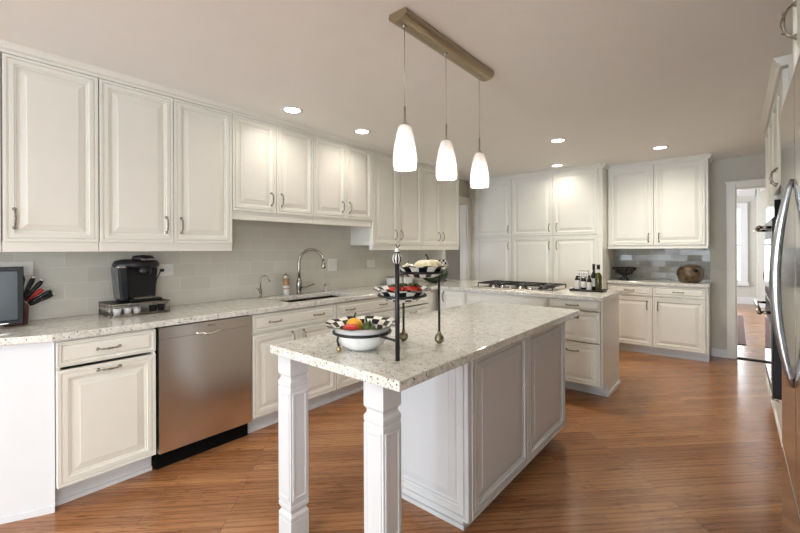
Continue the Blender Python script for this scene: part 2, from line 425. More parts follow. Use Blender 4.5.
# far room: window wall, side wall, crown and baseboard
wy = 11.9
wr = MB().box(-.12, 1.9, wy, wy + .12, 0, 2.75).box(3.41, 3.64, wy, wy + .12, 0, 2.75).box(1.9, 3.41, wy, wy + .12, 0, .56).box(1.9, 3.41, wy, wy + .12, 2.29, 2.75)
struct(wr.build('wall_beyond_far', 'wallfar'))
struct(MB().box(3.79, 3.91, 5.72, wy + .12, 0, 2.75).build('wall_beyond_right', 'wallfar'))
struct(MB().box(3.64, 3.79, wy - .5, wy + .12, 0, 2.75).build('wall_beyond_pier', 'wallfar'))
ws_ = MB().box(-.24, -.12, 5.72, 7.8, 0, 2.75).box(-.24, -.12, 10.2, wy + .12, 0, 2.75).box(-.24, -.12, 7.8, 10.2, 0, .55).box(-.24, -.12, 7.8, 10.2, 2.35, 2.75)
struct(ws_.build('wall_beyond_side', 'wallfar'))
bbm = MB().box(-.12, 3.64, wy - .02, wy, 0, .16).box(3.62, 3.64, wy - .5, wy - .02, 0, .16).box(3.62, 3.79, wy - .52, wy - .5, 0, .16).box(3.77, 3.79, 5.72, wy - .52, 0, .16)
struct(bbm.build('baseboard_beyond', 'white'))
cr = MB()
cr.add([(-.12, wy, 2.58), (3.62, wy, 2.58), (3.62, wy - .02, 2.58), (-.12, wy - .02, 2.58), (-.12, wy, 2.75), (3.62, wy, 2.75), (3.62, wy - .16, 2.75), (-.12, wy - .16, 2.75)],
       [(0, 3, 2, 1), (4, 5, 6, 7), (0, 1, 5, 4), (1, 2, 6, 5), (2, 3, 7, 6), (3, 0, 4, 7)])
cr.box(3.69, 3.79, 5.8, wy - .6, 2.60, 2.75)
struct(cr.build('trim_1', 'white'))
win = MB()
for x in (1.9, 2.62, 3.35): win.box(x, x + .06, wy - .03, wy + .05, .5, 2.35)
for z in (.5, 1.38, 2.28): win.box(1.91, 3.40, wy - .026, wy + .046, z + .001, z + .059)
for x in (2.26, 2.99): win.box(x, x + .02, wy, wy + .04, .51, 2.33)
for z in (.95, 1.85): win.box(1.92, 3.39, wy + .003, wy + .037, z, z + .02)
win.box(1.82, 1.899, wy - .04, wy - .001, .51, 2.339).box(3.411, 3.48, wy - .04, wy - .001, .51, 2.339).box(1.82, 3.48, wy - .045, wy - .001, 2.34, 2.42).box(1.8, 3.5, wy - .07, wy - .001, .44, .509)
wo = struct(win.build('window_1', 'white'))
MB().box(1.9, 3.41, wy + .055, wy + .06, .5, 2.35).build('pane', 'pane', wo)
def window(name, a, b, z0, z1, n, place):
    '''sash window built in its own x,z frame, then set in a wall'''
    m = MB()
    for q in range(n + 1):
        x = a + (b - a - .05) * q / n; m.box(x, x + .05, 0, .07, z0, z1)
    for z in (z0, (z0 + z1) / 2, z1 - .05): m.box(a + .01, b - .01, .004, .066, z + .001, z + .049)
    m.v = [place(*p) for p in m.v]
    o = struct(m.build(name, 'white'))
    p = MB().box(a, b, .075, .08, z0, z1); p.v = [place(*q) for q in p.v]
    p.build('pane', 'pane', o)
window('window_2', .2, 2.5, .45, 2.25, 3, lambda x, y, z: (x, -7.03 - y, z))
window('window_3', 2.75, 3.75, .45, 2.25, 2, lambda x, y, z: (x, -7.03 - y, z))
window('added_window_4', 7.8, 10.2, .55, 2.35, 2, lambda x, y, z: (-.14 - y, x, z))  # unseen window, added to let in the far room's fill light
window('added_window_5', -2.7, -.8, .55, 2.25, 2, lambda x, y, z: (4.12 + y, x, z))  # unseen window, added for the fill light on the left cabinets
# casings
cs = 0.085
ca = MB().box(FX0 - cs, FX0, FY - .02, FY, 0, FH + cs).box(FX1, FX1 + cs, FY - .02, FY, 0, FH + cs).box(FX0, FX1, FY - .02, FY, FH, FH + cs)
ca.box(FX0 - cs - .01, FX1 + cs, FY - .028, FY, FH + cs - .02, FH + cs).box(FX0, FX0 + .015, FY, FY + .12, 0, FH).box(FX0, FX1, FY, FY + .12, FH - .015, FH)
struct(ca.build('trim_2', 'cream', bev=.004))
cb = MB().box(0, .02, DL1, DL1 + .11, 0, DLH + .09).box(0, .02, DL0 - .09, DL0, 0, DLH + .09).box(0, .02, DL0, DL1, DLH, DLH + .09)
cb.box(0, .03, DL0 - .1, DL1 + .12, DLH + .07, DLH + .1).box(-.12, 0, DL1 - .015, DL1, 0, DLH).box(-.12, 0, DL0, DL1, DLH - .015, DLH)
struct(cb.build('trim_3', 'cream', bev=.004))
struct(MB().box(3.03, FX0 - cs, FY - .018, FY, 0, .10).box(3.03, FX0 - cs, FY - .03, FY, 0, .02).build('baseboard_far', 'white', bev=.003))
struct(MB().box(FX0, FX1, FY, FY + .10, 0.0, .006).build('trim_4', 'gap'))

# ------------------------------------------------------------------ cabinetry
PROF = [(0, 0), (0, -.0185), (.0015, -.020), (.015, -.020), (.0170, -.0140), (.0220, -.0140), (.0235, -.0198), (.043, -.0198), (.0455, -.0150), (.053, -.0148), (.0555, -.0095),
        (.063, -.0095), (.0655, -.0120), (.092, -.0165), (.094, -.0178)]
def panel(w, h, k=1.0, t=1.2):
    return MB().rings(w, h, [(i * k, y * t) for i, y in PROF])
def pull_mesh(L=0.10):
    b = MB(); n = 13
    path = [(-L / 2 + L * i / (n - 1), -.006 - .024 * math.sin(PI * i / (n - 1)) ** .55, 0) for i in range(n)]
    b.tube(path, [.0036 + .0022 * math.sin(PI * i / (n - 1)) ** 4 for i in range(n)], 8)
    for s in (-1, 1): b.lathe([(.0095, 0), (.0095, .003), (.006, .006), (.004, .010), (.0001, .012)], 12, (s * L / 2, 0, 0), 'Y')
    for s in (-.3, .3): b.ball((s * L, -.0275, 0), .0062, seg=10, rings=6)
    return b.mesh('handle', 'pewter')
PULL = pull_mesh(); PULLS = pull_mesh(.085)
def add_pull(parent, x, y, z, vert=False, small=False):
    return inst('handle', PULLS if small else PULL, parent, (x, y, z), (0, PI / 2, 0) if vert else (0, 0, 0))
def cabinet(label, loc, rz, w, d, z0, z1, doors=(), drawers=(), toe=0.0, name='base_cabinet', mat='cream', group=None, rail=None, g=0.0022, mids=(), sides=(1, 1), toe_mat='white', toe_in=.065):
    """loc = front left corner of the carcass on the floor, seen from the front; fronts stand 2 cm proud of the carcass"""
    t = thing(name, label, 'cabinet', loc, rz, group)
    c = MB()
    c.box(.0005, .018, 0, d if sides[0] else .03, z0, z1).box(w - .018, w - .0005, 0, d if sides[1] else .03, z0, z1)
    c.box(.018, w - .018, 0, d if all(sides) else .03, z1 - .024, z1)
    c.box(.018, w - .018, 0, d, z0, z0 + .018).box(.018, w - .018, d - .012, d, z0 + .018, z1 - .024)
    fr = list(doors) + list(drawers)
    xa = min(q[0] for q in fr); xb = max(q[1] for q in fr)
    if xa > .018: c.box(.018, xa + .012, 0, .02, z0 + .018, z1 - .024)
    if xb < w - .018: c.box(xb - .012, w - .018, 0, .02, z0 + .018, z1 - .024)
    for zr in mids: c.box(.018, w - .018, -.004, .02, zr - .012, zr + .012)
    c.build('carcass', mat, t)
    if toe:
        tk = MB().box(.0005, w - .0005, toe_in, d - .01, 0.0, z0)
        tk.box(.0005, w - .0005, toe_in - .013, toe_in + .001, 0.0, .022).build('toe_kick', toe_mat, t)
    if rail:
        MB().box(.0005, w - .0005, -.012, .03, rail, z0 + .004).build('light_rail', mat, t, bev=.002)
    for (x0, x1, a, b, h) in doors:
        dw, dh = x1 - x0 - 2 * g, b - a - 2 * g
        o = panel(dw, dh, min(1, dw / .34)).build('door', mat, t, (x0 + g, 0, a + g))
        for q in (h if isinstance(h, list) else [h]):
            if q: add_pull(o, q[1] - x0 - g, -.0234, q[2] - a - g, q[0] == 'v')
    for (x0, x1, a, b, hs) in drawers:
        dw, dh = x1 - x0 - 2 * g, b - a - 2 * g
        o = panel(dw, dh, min(1, dh / .30) * .85).build('drawer_front', mat, t, (x0 + g, 0, a + g))
        for hx in hs: add_pull(o, hx - x0 - g, -.0234 if dh > .2 else -.0184, (dh * .5 if dh < .2 else dh * (.79 if dh < .4 else .90)))
    return t
R90 = PI / 2
XF = .61       # carcass front of the left run
ZT = 0.876     # underside of worktops
# left run, lower
def lower(label, y0, y1, doors=(), drawers=(), **k):
    return cabinet(label, (XF, y0, 0), R90, y1 - y0, .60, .118, ZT, doors, drawers, toe=1, **k)
angled = thing('angled_end_cabinet', 'plain white angled end cabinet panel under the worktop at left edge', 'cabinet', (0, -.252, 0))
MB().prism([(.01, 0), (.612, 0), (.355, -.52), (.355, -1.0), (.01, -1.0)], .0, ZT).build('side_panel', 'white', angled)
MB().prism([(.617, -.003), (.612, 0), (.355, -.52), (.355, -1.0), (.367, -1.0), (.367, -.522)], 0, .03).build('shoe_molding', 'white', angled)
yA, yB = -.248, .205
lower('cream base cabinet with one drawer and one door, left of the dishwasher', yA, yB,
      [(0.0, yB - yA, .118, .722, ('h', .222, .690))], [(0.0, yB - yA, .735, .868, [.222])])
yS0, yS1 = .822, 1.595
ws = yS1 - yS0
lower('cream sink base cabinet with two doors right of the dishwasher', yS0, yS1,
      [(0, ws / 2, .122, .722, ('v', ws / 2 - .055, .648)), (ws / 2, ws, .122, .722, ('v', ws / 2 + .05, .648))],
      [(0, ws, .735, .868, [ws * .24, ws * .77])], sides=(1, 0), mids=(.7285,))
lower('cream base cabinet between the sink cabinet and the corner drawers, behind the island', 1.60, 2.36,
      [(0, .38, .122, .722, ('v', .325, .648)), (.38, .76, .122, .722, ('v', .435, .648))], [(0, .76, .735, .868, [.165, .60])], sides=(0, 1), mids=(.7285,))
lower('cream three drawer base cabinet just before the inside corner', 2.365, 2.965, (),
      [(0, .60, .735, .868, [.30]), (0, .60, .44, .725, [.30]), (0, .60, .122, .432, [.30])])
# peninsula
YP = 3.12
def pen(label, x0, x1, doors=(), drawers=(), **k):
    return cabinet(label, (x0, YP, 0), 0, x1 - x0, .62, .118, ZT, doors, drawers, toe=1, toe_in=.16, **k)
pen('cream narrow corner cabinet with one tall door left of the cooktop cabinet', .645, 1.012, [(.06, .367, .122, .868, ('v', .085, .80))])
pen('cream wide cabinet with a plain top panel under the gas cooktop', 1.015, 1.91,
    [(0, .4475, .122, .722, ('v', .40, .648)), (.4475, .895, .122, .722, ('v', .495, .648))], [(0, .895, .735, .868, [])], mids=(.7285,))
pen('cream three drawer cabinet at the free end of the cooktop peninsula', 1.915, 2.365, (),
    [(0, .45, .782, .870, [.215]), (0, .45, .502, .777, [.215]), (0, .45, .122, .497, [.215])])
pe = thing('peninsula_end_panel', 'flat cream end panel closing the free end of the peninsula', 'panel', (2.366, YP + .002, 0))
MB().box(0, .014, 0, .62, .118, ZT - .001).box(0, .014, .15, .62, 0, .118).build('board', 'cream', pe)
MB().box(.0142, .026, .14, .63, 0, .03).build('shoe_molding', 'white', pe)

# left run, upper cabinets
XU = .33
def upper(label, y0, y1, zb, doors, rail, **k):
    return cabinet(label, (XU, y0, 0), R90, y1 - y0, .325, zb, 2.40, doors, (), name='wall_cabinet', rail=rail, **k)
ZU, ZTOP = 1.383, 2.374
upper('cream wall cabinet cut by the left edge of the photo', -.86, -.421, ZU, [(0, .439, ZU, ZTOP, ('v', .395, 1.51))], 1.33)
upper('large cream single door wall cabinet above the black screen, handle at its left', -.419, -.008, ZU, [(0, .411, ZU, ZTOP, ('v', .046, 1.508))], 1.33)
upper('cream two door wall cabinet directly above the coffee maker', -.006, .817, ZU,
      [(0, .413, ZU, ZTOP, ('v', .366, 1.506)), (.413, .823, ZU, ZTOP, ('v', .459, 1.506))], 1.33)
ZS = 1.638
upper('short cream two door wall cabinet left of the faucet with a valance below', .819, 1.575, ZS,
      [(0, .377, ZS, ZTOP, ('v', .33, ZS + .115)), (.377, .756, ZS, ZTOP, ('v', .425, ZS + .115))], 1.572)
upper('short cream two door wall cabinet above the right half of the sink', 1.577, 2.336, ZS,
      [(0, .389, ZS, ZTOP, ('v', .342, ZS + .115)), (.389, .759, ZS, ZTOP, ('v', .437, ZS + .115))], 1.572)
upper('tall cream two door wall cabinet right of the sink, behind the nearest pendant shade', 2.338, 3.193, ZU,
      [(0, .412, ZU, ZTOP, ('v', .362, 1.50)), (.412, .855, ZU, ZTOP, ('v', .462, 1.50))], 1.33)
upper('tall cream two door wall cabinet at the far end of the left wall', 3.195, 4.045, ZU,
      [(0, .40, ZU, ZTOP, ('v', .352, 1.50)), (.40, .85, ZU, ZTOP, ('v', .448, 1.50))], 1.33)
def crown(mb, p0, p1, n):
    """cornice strip between two floor points; n = outward direction"""
    v = []
    for (x, y) in (p0, p1):
        for o, z in ((-.04, 2.378), (.016, 2.378), (.018, 2.392), (.030, 2.40), (.036, 2.415), (.045, 2.43), (-.04, 2.43)): v.append((x + n[0] * o, y + n[1] * o, z))
    mb.add(v, [(k, (k + 1) % 7, (k + 1) % 7 + 7, k + 7) for k in range(7)] + [tuple(range(7)), tuple(range(7, 14))])
cm = MB(); crown(cm, (XU, -.9), (XU, 4.045), (1, 0))
struct(cm.build('trim_5', 'cream'))

# tall pantry on the far wall
YK = 4.92
PX = [(.113, .730), (.732, 1.334), (1.336, 1.957)]
PL = ['tall cream pantry cabinet nearest the left doorway', 'tall cream pantry cabinet in the middle of its three, behind the cooktop', 'tall cream pantry cabinet beside the grey tiled hutch, behind the bottles']
for k, ((a, b), l) in enumerate(zip(PX, PL)):
    W = b - a; e = W if k < 2 else W - .045
    hx = e - .05 if k < 2 else .05
    cabinet(l, (a, YK, 0), 0, W, .665, .118, 2.40, [(0, e, 1.522, ZTOP, ('v', hx, 1.632)), (0, e, .122, 1.508, ('v', hx, 1.385))], (), toe=1, name='pantry_cabinet', mids=(1.515,))
# hutch: lower cabinet, worktop, upper cabinet
HX0, HX1, YH = 1.962, 3.022, 5.17
HW = HX1 - HX0; hm = .51
cabinet('cream base cabinet with two drawers and two doors against the far wall', (HX0, YH, 0), 0, HW, .42, .10, ZT,
        [(0, hm, .105, .725, ('v', hm - .06, .62)), (hm, HW - .025, .105, .725, ('v', hm + .055, .62))],
        [(0, hm, .738, .868, [hm * .5]), (hm, HW - .025, .738, .868, [hm + (HW - hm - .025) * .5])], toe=1, mids=(.7315,))
tag(MB().box(HX0 - .0, HX1 + .012, YH - .035, FY - .011, ZT + .001, .914).build('hutch_worktop', 'granite', bev=.004), 'short speckled granite worktop with the black footed bowl on it', 'worktop')
cabinet('cream two door wall cabinet over the short grey tiled worktop', (HX0, YH, 0), 0, HW, .42, 1.36, 2.40,
        [(0.02, .525, 1.375, ZTOP, ('v', .47, 1.47)), (.525, HW - .025, 1.375, ZTOP, ('v', .58, 1.47))], (), name='wall_cabinet', rail=1.333)
cm = MB(); crown(cm, (PX[0][0] - .1, YK), (1.957, YK), (0, -1)); crown(cm, (HX0, YH), (HX1 + .02, YH), (0, -1)); crown(cm, (HX1, YH), (HX1, FY), (1, 0)); crown(cm, (1.957, YK), (1.957, YH), (1, 0))
struct(cm.build('trim_6', 'cream'))
struct(MB().box(.0, .112, YK + .02, YK + .06, 0, CEIL).build('trim_7', 'cream'))

struct(MB().box(.588, .612, 2.968, 3.116, .118, ZT).box(.53, .545, 2.968, 3.25, 0, .118).build('trim_9', 'cream'))
# backsplash tiles
struct(MB().box(0.0, .010, -1.4, DL0 - .092, .915, 1.66).build('wall_tile_left', 'tile'))
struct(MB().box(HX0, HX1, FY - .010, FY, .915, 1.36).build('wall_tile_far', 'tilegrey'))

# worktops
def slab(polys, z0, z1, name, mat):
    bm = bmesh.new(); vd = {}
    def V(p):
        k = (round(p[0], 4), round(p[1], 4))
        if k not in vd: vd[k] = bm.verts.new((p[0], p[1], z0))
        return vd[k]
    fs = [bm.faces.new([V(p) for p in q]) for q in polys]
    r = bmesh.ops.extrude_face_region(bm, geom=fs)
    for v in [e for e in r['geom'] if isinstance(e, bmesh.types.BMVert)]: v.co.z = z1
    bmesh.ops.recalc_face_normals(bm, faces=bm.faces)
    me = bpy.data.meshes.new(name); bm.to_mesh(me); bm.free(); me.materials.append(M[mat])
    o = bpy.data.objects.new(name, me); COL.objects.link(o)
    b = o.modifiers.new('bevel', 'BEVEL'); b.width = .004; b.segments = 2; b.limit_method = 'ANGLE'; b.angle_limit = math.radians(40)
    return o
XC = .648; x0 = .0105
XS = [x0, .17, .545, XC]; SY0, SY1, SYM = 1.20, 1.93, 1.62
YS = [-.266, SY0, SY1, 3.085, 3.83, 4.10]
polys = [[(x0, -1.3), (.39, -1.3), (.39, -.80), (x0, -.80)], [(x0, -.80), (.39, -.80), (XC, -.266), (.545, -.266), (.17, -.266), (x0, -.266)]]
for j in range(5):
    for i in range(3):
        if j == 1 and i == 1: continue
        polys.append([(XS[i], YS[j]), (XS[i + 1], YS[j]), (XS[i + 1], YS[j + 1]), (XS[i], YS[j + 1])])
polys.append([(XC, 3.085), (2.395, 3.085), (2.395, 3.83), (XC, 3.83)])
tag(slab(polys, ZT + .001, .914, 'worktop', 'granite'), 'long L shaped speckled granite worktop along the left wall and peninsula', 'worktop')

# island
IX0, IX1, IY0, IY1 = 1.69, 2.447, .315, 2.225
tag(slab([[(IX0, IY0), (IX1, IY0), (IX1, IY1), (IX0, IY1)]], ZT + .001, .914, 'island_worktop', 'granite'), 'speckled white granite top of the kitchen island with a glossy finish', 'worktop')
isl = thing('kitchen_island', 'white kitchen island base with raised panel sides and two square posts', 'island', (2.0, 1.2, 0))
bx0, bx1, by0, by1 = 1.74, 2.324, .93, 2.205
MB().box(bx0 - 2.0, bx1 - 2.0, by0 - 1.2, by1 - 1.2, .10, ZT).build('carcass', 'white', isl, bev=.002)
tk = MB().box(bx0 - 1.94, bx1 - 2.055, by0 - 1.145, by1 - 1.26, 0, .10).box(bx0 - 1.95, bx1 - 2.045, by0 - 1.155, by1 - 1.25, 0, .022)
tk.build('toe_kick', 'white', isl)
hL = .81 - .04
hw = (by1 - by0) * .5
for k in range(2):
    o = panel(hw - .005, hL - .002, 1.05, 1.5).build('side_panel', 'white', isl, (bx1 - 2.0, by0 - 1.2 + hw * k + .0025, .1), (0, 0, R90))
panel(bx1 - bx0 + .026, hL - .002, 1.15, 1.5).build('end_panel', 'white', isl, (bx0 - 2.0, by0 - 1.2, .1))
def post(cx, cy, h=.876, s=.048):
    b = MB()
    # square posts: plinth foot, necked collar, panelled shaft, necked collar, cap block
    def sq(prof):
        vs = []; fs = []
        for r, z in prof: vs += [(-r, -r, z), (r, -r, z), (r, r, z), (-r, r, z)]
        for k in range(len(prof) - 1):
            for e in range(4):
                a = 4 * k + e; c = 4 * k + (e + 1) % 4; fs.append((a, c, c + 4, a + 4))
        n = 4 * (len(prof) - 1); fs += [(3, 2, 1, 0), (n, n + 1, n + 2, n + 3)]
        b.add(vs, fs)
    t = s
    sq([(t, 0), (t, .125), (t * .97, .130), (t, .136), (t, .150), (t * .84, .162), (t * .84, .168), (t, .182), (t, .198), (t * .97, .203), (t, .21),
        (t, .715), (t * .96, .722), (t, .729), (t, .744), (t * .84, .756), (t * .84, .768), (t * .98, .776), (t, .780), (t, h)])
    o = b.build('post', 'white', isl, (cx - 2.0, cy - 1.2, 0), bev=.0015)
    pm = MB()
    for rz in range(4):
        m4 = Matrix.Rotation(rz * R90, 4, 'Z')
        q = MB().rings(2 * t - .018, .475, [(0, 0), (0, -.004), (.004, -.005), (.010, -.005), (.014, -.0022)])
        pm.add([m4 @ Vector((x - t + .009, y - t + .001, z + .224)) for x, y, z in q.v], q.f)
    pm.build('post_moulding', 'white', o)
post(1.727, .412); post(2.298, .395)

# ------------------------------------------------------------------ dishwasher
dw = thing('dishwasher', 'stainless steel dishwasher under the worktop beside the sink cabinet', 'dishwasher', (.60, .212, 0), R90)
WD = .603
MB().box(.004, WD - .004, .01, .58, .10, ZT - .004).build('tub', 'gap', dw)
MB().box(.008, WD - .004, -.034, .008, .112, .797).build('door', 'steel', dw)
cp = MB().box(.008, WD - .004, -.0335, .008, .7985, .868).build('control_panel', 'steel', dw)
lettering('BOSCH', .016, 'letteringdark', cp, (WD * .5 + .02, -.0340, .842), (R90, 0, 0))
hnd = MB()
hnd.tube([(WD * .5 - .075 + .15 * i / 12, -.036 - .018 * math.sin(PI * i / 12), .805 - .014 * math.sin(PI * i / 12)) for i in range(13)], .006, 8)
hnd.build('handle', 'chrome', dw)
MB().box(.008, WD - .004, .022, .055, 0, .108).build('toe_kick', 'gap', dw)

# ------------------------------------------------------------------ sink, taps and things round them
sk = thing('kitchen_sink', 'undermounted double bowl steel sink set in the left worktop', 'sink', (0, SY0, .70))
def basin(y0, y1):
    a, b, t = .172, .543, .004
    m = MB(); z0 = .0; z1 = .1745
    m.box(a, b, y0, y1, z0 - .004, z0); m.box(a, a + t, y0, y1, z0, z1); m.box(b - t, b, y0, y1, z0, z1)
    m.box(a + t, b - t, y0, y0 + t, z0, z1); m.box(a + t, b - t, y1 - t, y1, z0, z1)
    return m
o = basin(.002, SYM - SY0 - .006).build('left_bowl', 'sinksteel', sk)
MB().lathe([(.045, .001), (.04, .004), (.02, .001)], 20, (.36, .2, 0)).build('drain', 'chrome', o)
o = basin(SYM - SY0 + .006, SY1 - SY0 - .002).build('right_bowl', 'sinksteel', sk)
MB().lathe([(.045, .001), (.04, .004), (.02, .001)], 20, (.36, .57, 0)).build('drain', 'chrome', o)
fa = thing('kitchen_faucet', 'tall nickel gooseneck faucet behind the sink', 'faucet', (.085, 1.605, .914))
MB().lathe([(.032, 0), (.032, .006), (.024, .012), (.022, .03), (.027, .06), (.028, .10), (.022, .135), (.018, .145), (.020, .150), (.015, .156)], 20).build('base', 'tapnickel', fa)
dv = Vector((.66, .75, 0)); rr = .115; pth = [(0, 0, .15), (0, 0, .22), (0, 0, .30)]
for i in range(1, 16):
    a = PI * i / 15 * .97
    p = dv * (rr - rr * math.cos(a)); pth.append((p.x, p.y, .30 + .125 * math.sin(a)))
MB().tube(pth, .0125, 14).build('spout', 'tapnickel', fa)
e = Vector(pth[-1])
MB().lathe([(.012, .03), (.016, .02), (.019, -.02), (.021, -.035), (.018, -.045)], 16, (e.x, e.y, e.z - .025)).build('spray_head', 'tapnickel', fa)
MB().tube([(.02, .012, .062), (.045, .04, .066), (.09, .095, .09), (.10, .105, .094)], [.010, .008, .0065, .008], 10).build('handle', 'tapnickel', fa)
wt = thing('water_tap', 'small hooked nickel water tap left of the tall faucet', 'faucet', (.085, 1.20, .914))
MB().lathe([(.017, 0), (.017, .004), (.010, .01), (.009, .05), (.012, .055), (.010, .08), (.006, .085)], 16).build('base', 'tapnickel', wt)
pth = [(0, 0, .08), (0, 0, .15)] + [(.03 * (1 - math.cos(PI * i / 10)) * .8, .03 * (1 - math.cos(PI * i / 10)), .15 + .045 * math.sin(PI * i / 10 * 1.05)) for i in range(1, 11)]
MB().tube(pth, .0055, 10).build('spout', 'tapnickel', wt)
MB().tube([(0, -.01, .068), (.0, -.035, .09)], [.005, .004], 8).build('lever', 'tapnickel', wt)
pmill = thing('pepper_mill', 'clear pepper mill with a wooden core and metal cap behind the sink', 'pepper mill', (.06, 1.478, .914))
MB().lathe([(.030, 0), (.030, .085), (.027, .10), (.029, .16), (.026, .165)], 20).build('body', 'label', pmill)
MB().lathe([(.0305, .055), (.0285, .10), (.0305, .158)], 20, cap=False).build('core', 'millwood', pmill)
MB().lathe([(.028, .165), (.030, .172), (.026, .19), (.012, .196), (.010, .202), (.012, .208), (.004, .213)], 20).build('cap', 'nickel', pmill)
sd = thing('soap_dispenser', 'little nickel soap dispenser right of the faucet', 'soap dispenser', (.13, 1.885, .914))
MB().lathe([(.019, 0), (.019, .004), (.011, .012), (.014, .035), (.010, .05), (.008, .06)], 16).build('base', 'nickel', sd)
MB().lathe([(.010, .06), (.015, .068), (.015, .078), (.008, .084)], 16).tube([(0, 0, .074), (.03, .018, .076), (.042, .026, .070)], .0045, 8).build('pump', 'nickel', sd)

# outlets on the left tile
def outlet(label, y, z, w, h, slots):
    t = thing('outlet', label, 'outlet', (.0103, y, z), R90)
    MB().rings(w, h, [(0, 0), (0, -.003), (.003, -.0055)]).build('plate', 'plate', t, (-w / 2, 0, -h / 2))
    for (x, zz, a, b) in slots: MB().box(x - a / 2, x + a / 2, -.0075, -.0045, zz - b / 2, zz + b / 2).build('socket', 'white', t)
    return t
outlet('wide white switch plate on the tile right of the faucet', 2.073, 1.176, .125, .135, [(-.03, 0, .033, .066), (.03, 0, .033, .066)])
outlet('small white outlet under the tall wall cabinet behind the tiered stand', 2.655, 1.172, .135, .085, [(0, 0, .066, .033)])
ol = outlet('white outlet on the tile with the coffee maker plugged in', .462, 1.188, .118, .092, [(.02, 0, .05, .033)])
outlet('white outlet behind the black screen at the left edge', -.345, 1.231, .17, .085, [(.02, 0, .066, .033)])
pc = thing('power_cord', 'short black plug and cord joining the coffee maker to the outlet', 'cord', (.018, .440, 1.188))
MB().box(0, .022, -.012, .012, -.010, .010).build('plug', 'black', pc, bev=.003)
MB().tube([(.022, 0, 0), (.035, -.02, -.01), (.028, -.04, -.06), (.015, -.05, -.15), (.015, -.06, -.262)], .0035, 8).build('cord', 'black', pc)

# screen at the left edge
tv = thing('television', 'small black flat screen television on the worktop at left edge', 'television', (.215, -.545, .914), math.radians(84))
MB().rings(.44, .315, [(0, 0), (0, -.030), (.004, -.034), (.022, -.034), (.025, -.028)]).build('bezel', 'black', tv, (-.22, 0, .020))
MB().box(-.195, .195, -.0285, -.0275, .046, .310).build('screen', 'screen', tv)
MB().box(-.12, .12, -.07, .07, 0, .010).box(-.03, .03, .0, .03, .008, .06).build('stand', 'black', tv, bev=.003)
MB().box(-.16, .16, -.0355, -.0338, .0265, .030).build('trim_strip', 'chrome', tv)
# knife block and knives
kb = thing('knife_block', 'dark reddish wooden knife block beside the black screen', 'knife block', (.12, -.342, .914), math.radians(90))
b = MB()
pr = [(-.06, 0), (.040, 0), (.045, .100), (.015, .150), (-.06, .12)]
b.add([(x, -.05, z) for x, z in pr] + [(x, .05, z) for x, z in pr], [(0, 1, 2, 3, 4), (9, 8, 7, 6, 5)] + [(i, (i + 1) % 5, (i + 1) % 5 + 5, i + 5) for i in range(5)])
b.build('block', 'blockwood', kb, bev=.004)
KC = [('black handled knife, topmost in the knife block', 84), ('black handled knife second from the top of the block', 70), ('black handled knife just above the red one', 54),
      ('red handled knife in the knife block', 40), ('black handled knife just below the red one', 34), ('lowest black handled knife sticking right from the block', 27)]
knives = []
for k, (lab, ang) in enumerate(KC):
    a = math.radians(ang); row = k / 5
    px, pz = .012 + .034 * row, .153 - .048 * row
    off = (-.03, .027, -.002, -.027, .030, -.001)[k]
    kn = thing('knife', lab, 'knife', (.12 + off, -.342 + px, .914 + pz), 0, 'knives in the wooden block')
    ln = (.115, .125, .13, .10, .12, .115)[k]
    ax = Vector((.12, math.cos(a), math.sin(a))).normalized()
    side = ax.cross(Vector((1, 0, 0))).normalized()
    hb = MB(); hb.tube([ax * (.006 + ln * q) for q in (0, .15, .5, .85, 1)], [.009, .0125, .011, .0135, .009], 10)
    hb.build('handle', 'redplastic' if k == 3 else 'black', kn)
    MB().tube([ax * -.002, ax * .008], .0075, 10).build('bolster', 'chrome', kn)
    if k != 3:
        rv = MB()
        for q in (.25, .5, .75): rv.ball(tuple(ax * (.006 + ln * q) + Vector((.009, 0, 0))), .003, seg=8, rings=6)
        rv.build('rivets', 'chrome', kn)
    MB().tube([ax * (ln + .004), ax * (ln + .012)], .0088, 10).build('end_cap', 'chrome', kn)

# coffee maker on its pod drawer
pr_ = thing('pod_rack', 'black wire pod drawer under the coffee maker', 'rack', (.035, .055, .914))
RD, RW, RH = .275, .335, .085
MB().box(.02, RD, 0, RW, RH - .008, RH).build('tray_top', 'black', pr_, bev=.002)
fr = MB(); rw_ = .0035
for z in (.006, RH - .006):
    fr.tube([(.02, 0, z), (RD, 0, z), (RD, RW, z), (.02, RW, z)], rw_, 6, closed=True)
for (x, y) in ((.02, 0), (RD, 0), (RD, RW), (.02, RW)): fr.tube([(x, y, 0), (x, y, RH)], rw_, 6)
for q in range(1, 8): fr.tube([(.02 + (RD - .02) * q / 8, 0, .006), (.02 + (RD - .02) * q / 8, 0, RH - .006)], .002, 6)
for q in range(1, 8): fr.tube([(.02 + (RD - .02) * q / 8, RW, .006), (.02 + (RD - .02) * q / 8, RW, RH - .006)], .002, 6)
fr.build('wire_frame', 'pewter', pr_)
dr = MB()
dr.tube([(RD + .006, .012, .014), (RD + .006, RW - .012, .014)], .0025, 6)
dr.tube([(RD + .006, .012, .066), (RD + .006, .11, .066), (RD + .006, .13, .050), (RD + .006, RW - .14, .050), (RD + .006, RW - .12, .066), (RD + .006, RW - .012, .066)], .003, 6)
dr.tube([(RD + .006, .012, .014), (RD + .006, .012, .066)], .0025, 6).tube([(RD + .006, RW - .012, .014), (RD + .006, RW - .012, .066)], .0025, 6)
dr.box(.03, RD, .012, RW - .012, .008, .011)
dr.build('drawer', 'pewter', pr_)
podm = MB().lathe([(.019, 0), (.023, .036), (.025, .040), (.025, .043), (.0001, .043)], 16).mesh('coffee_pod', 'tinycan')
podd = podm.copy(); podd.materials[0] = M['darkgrey']
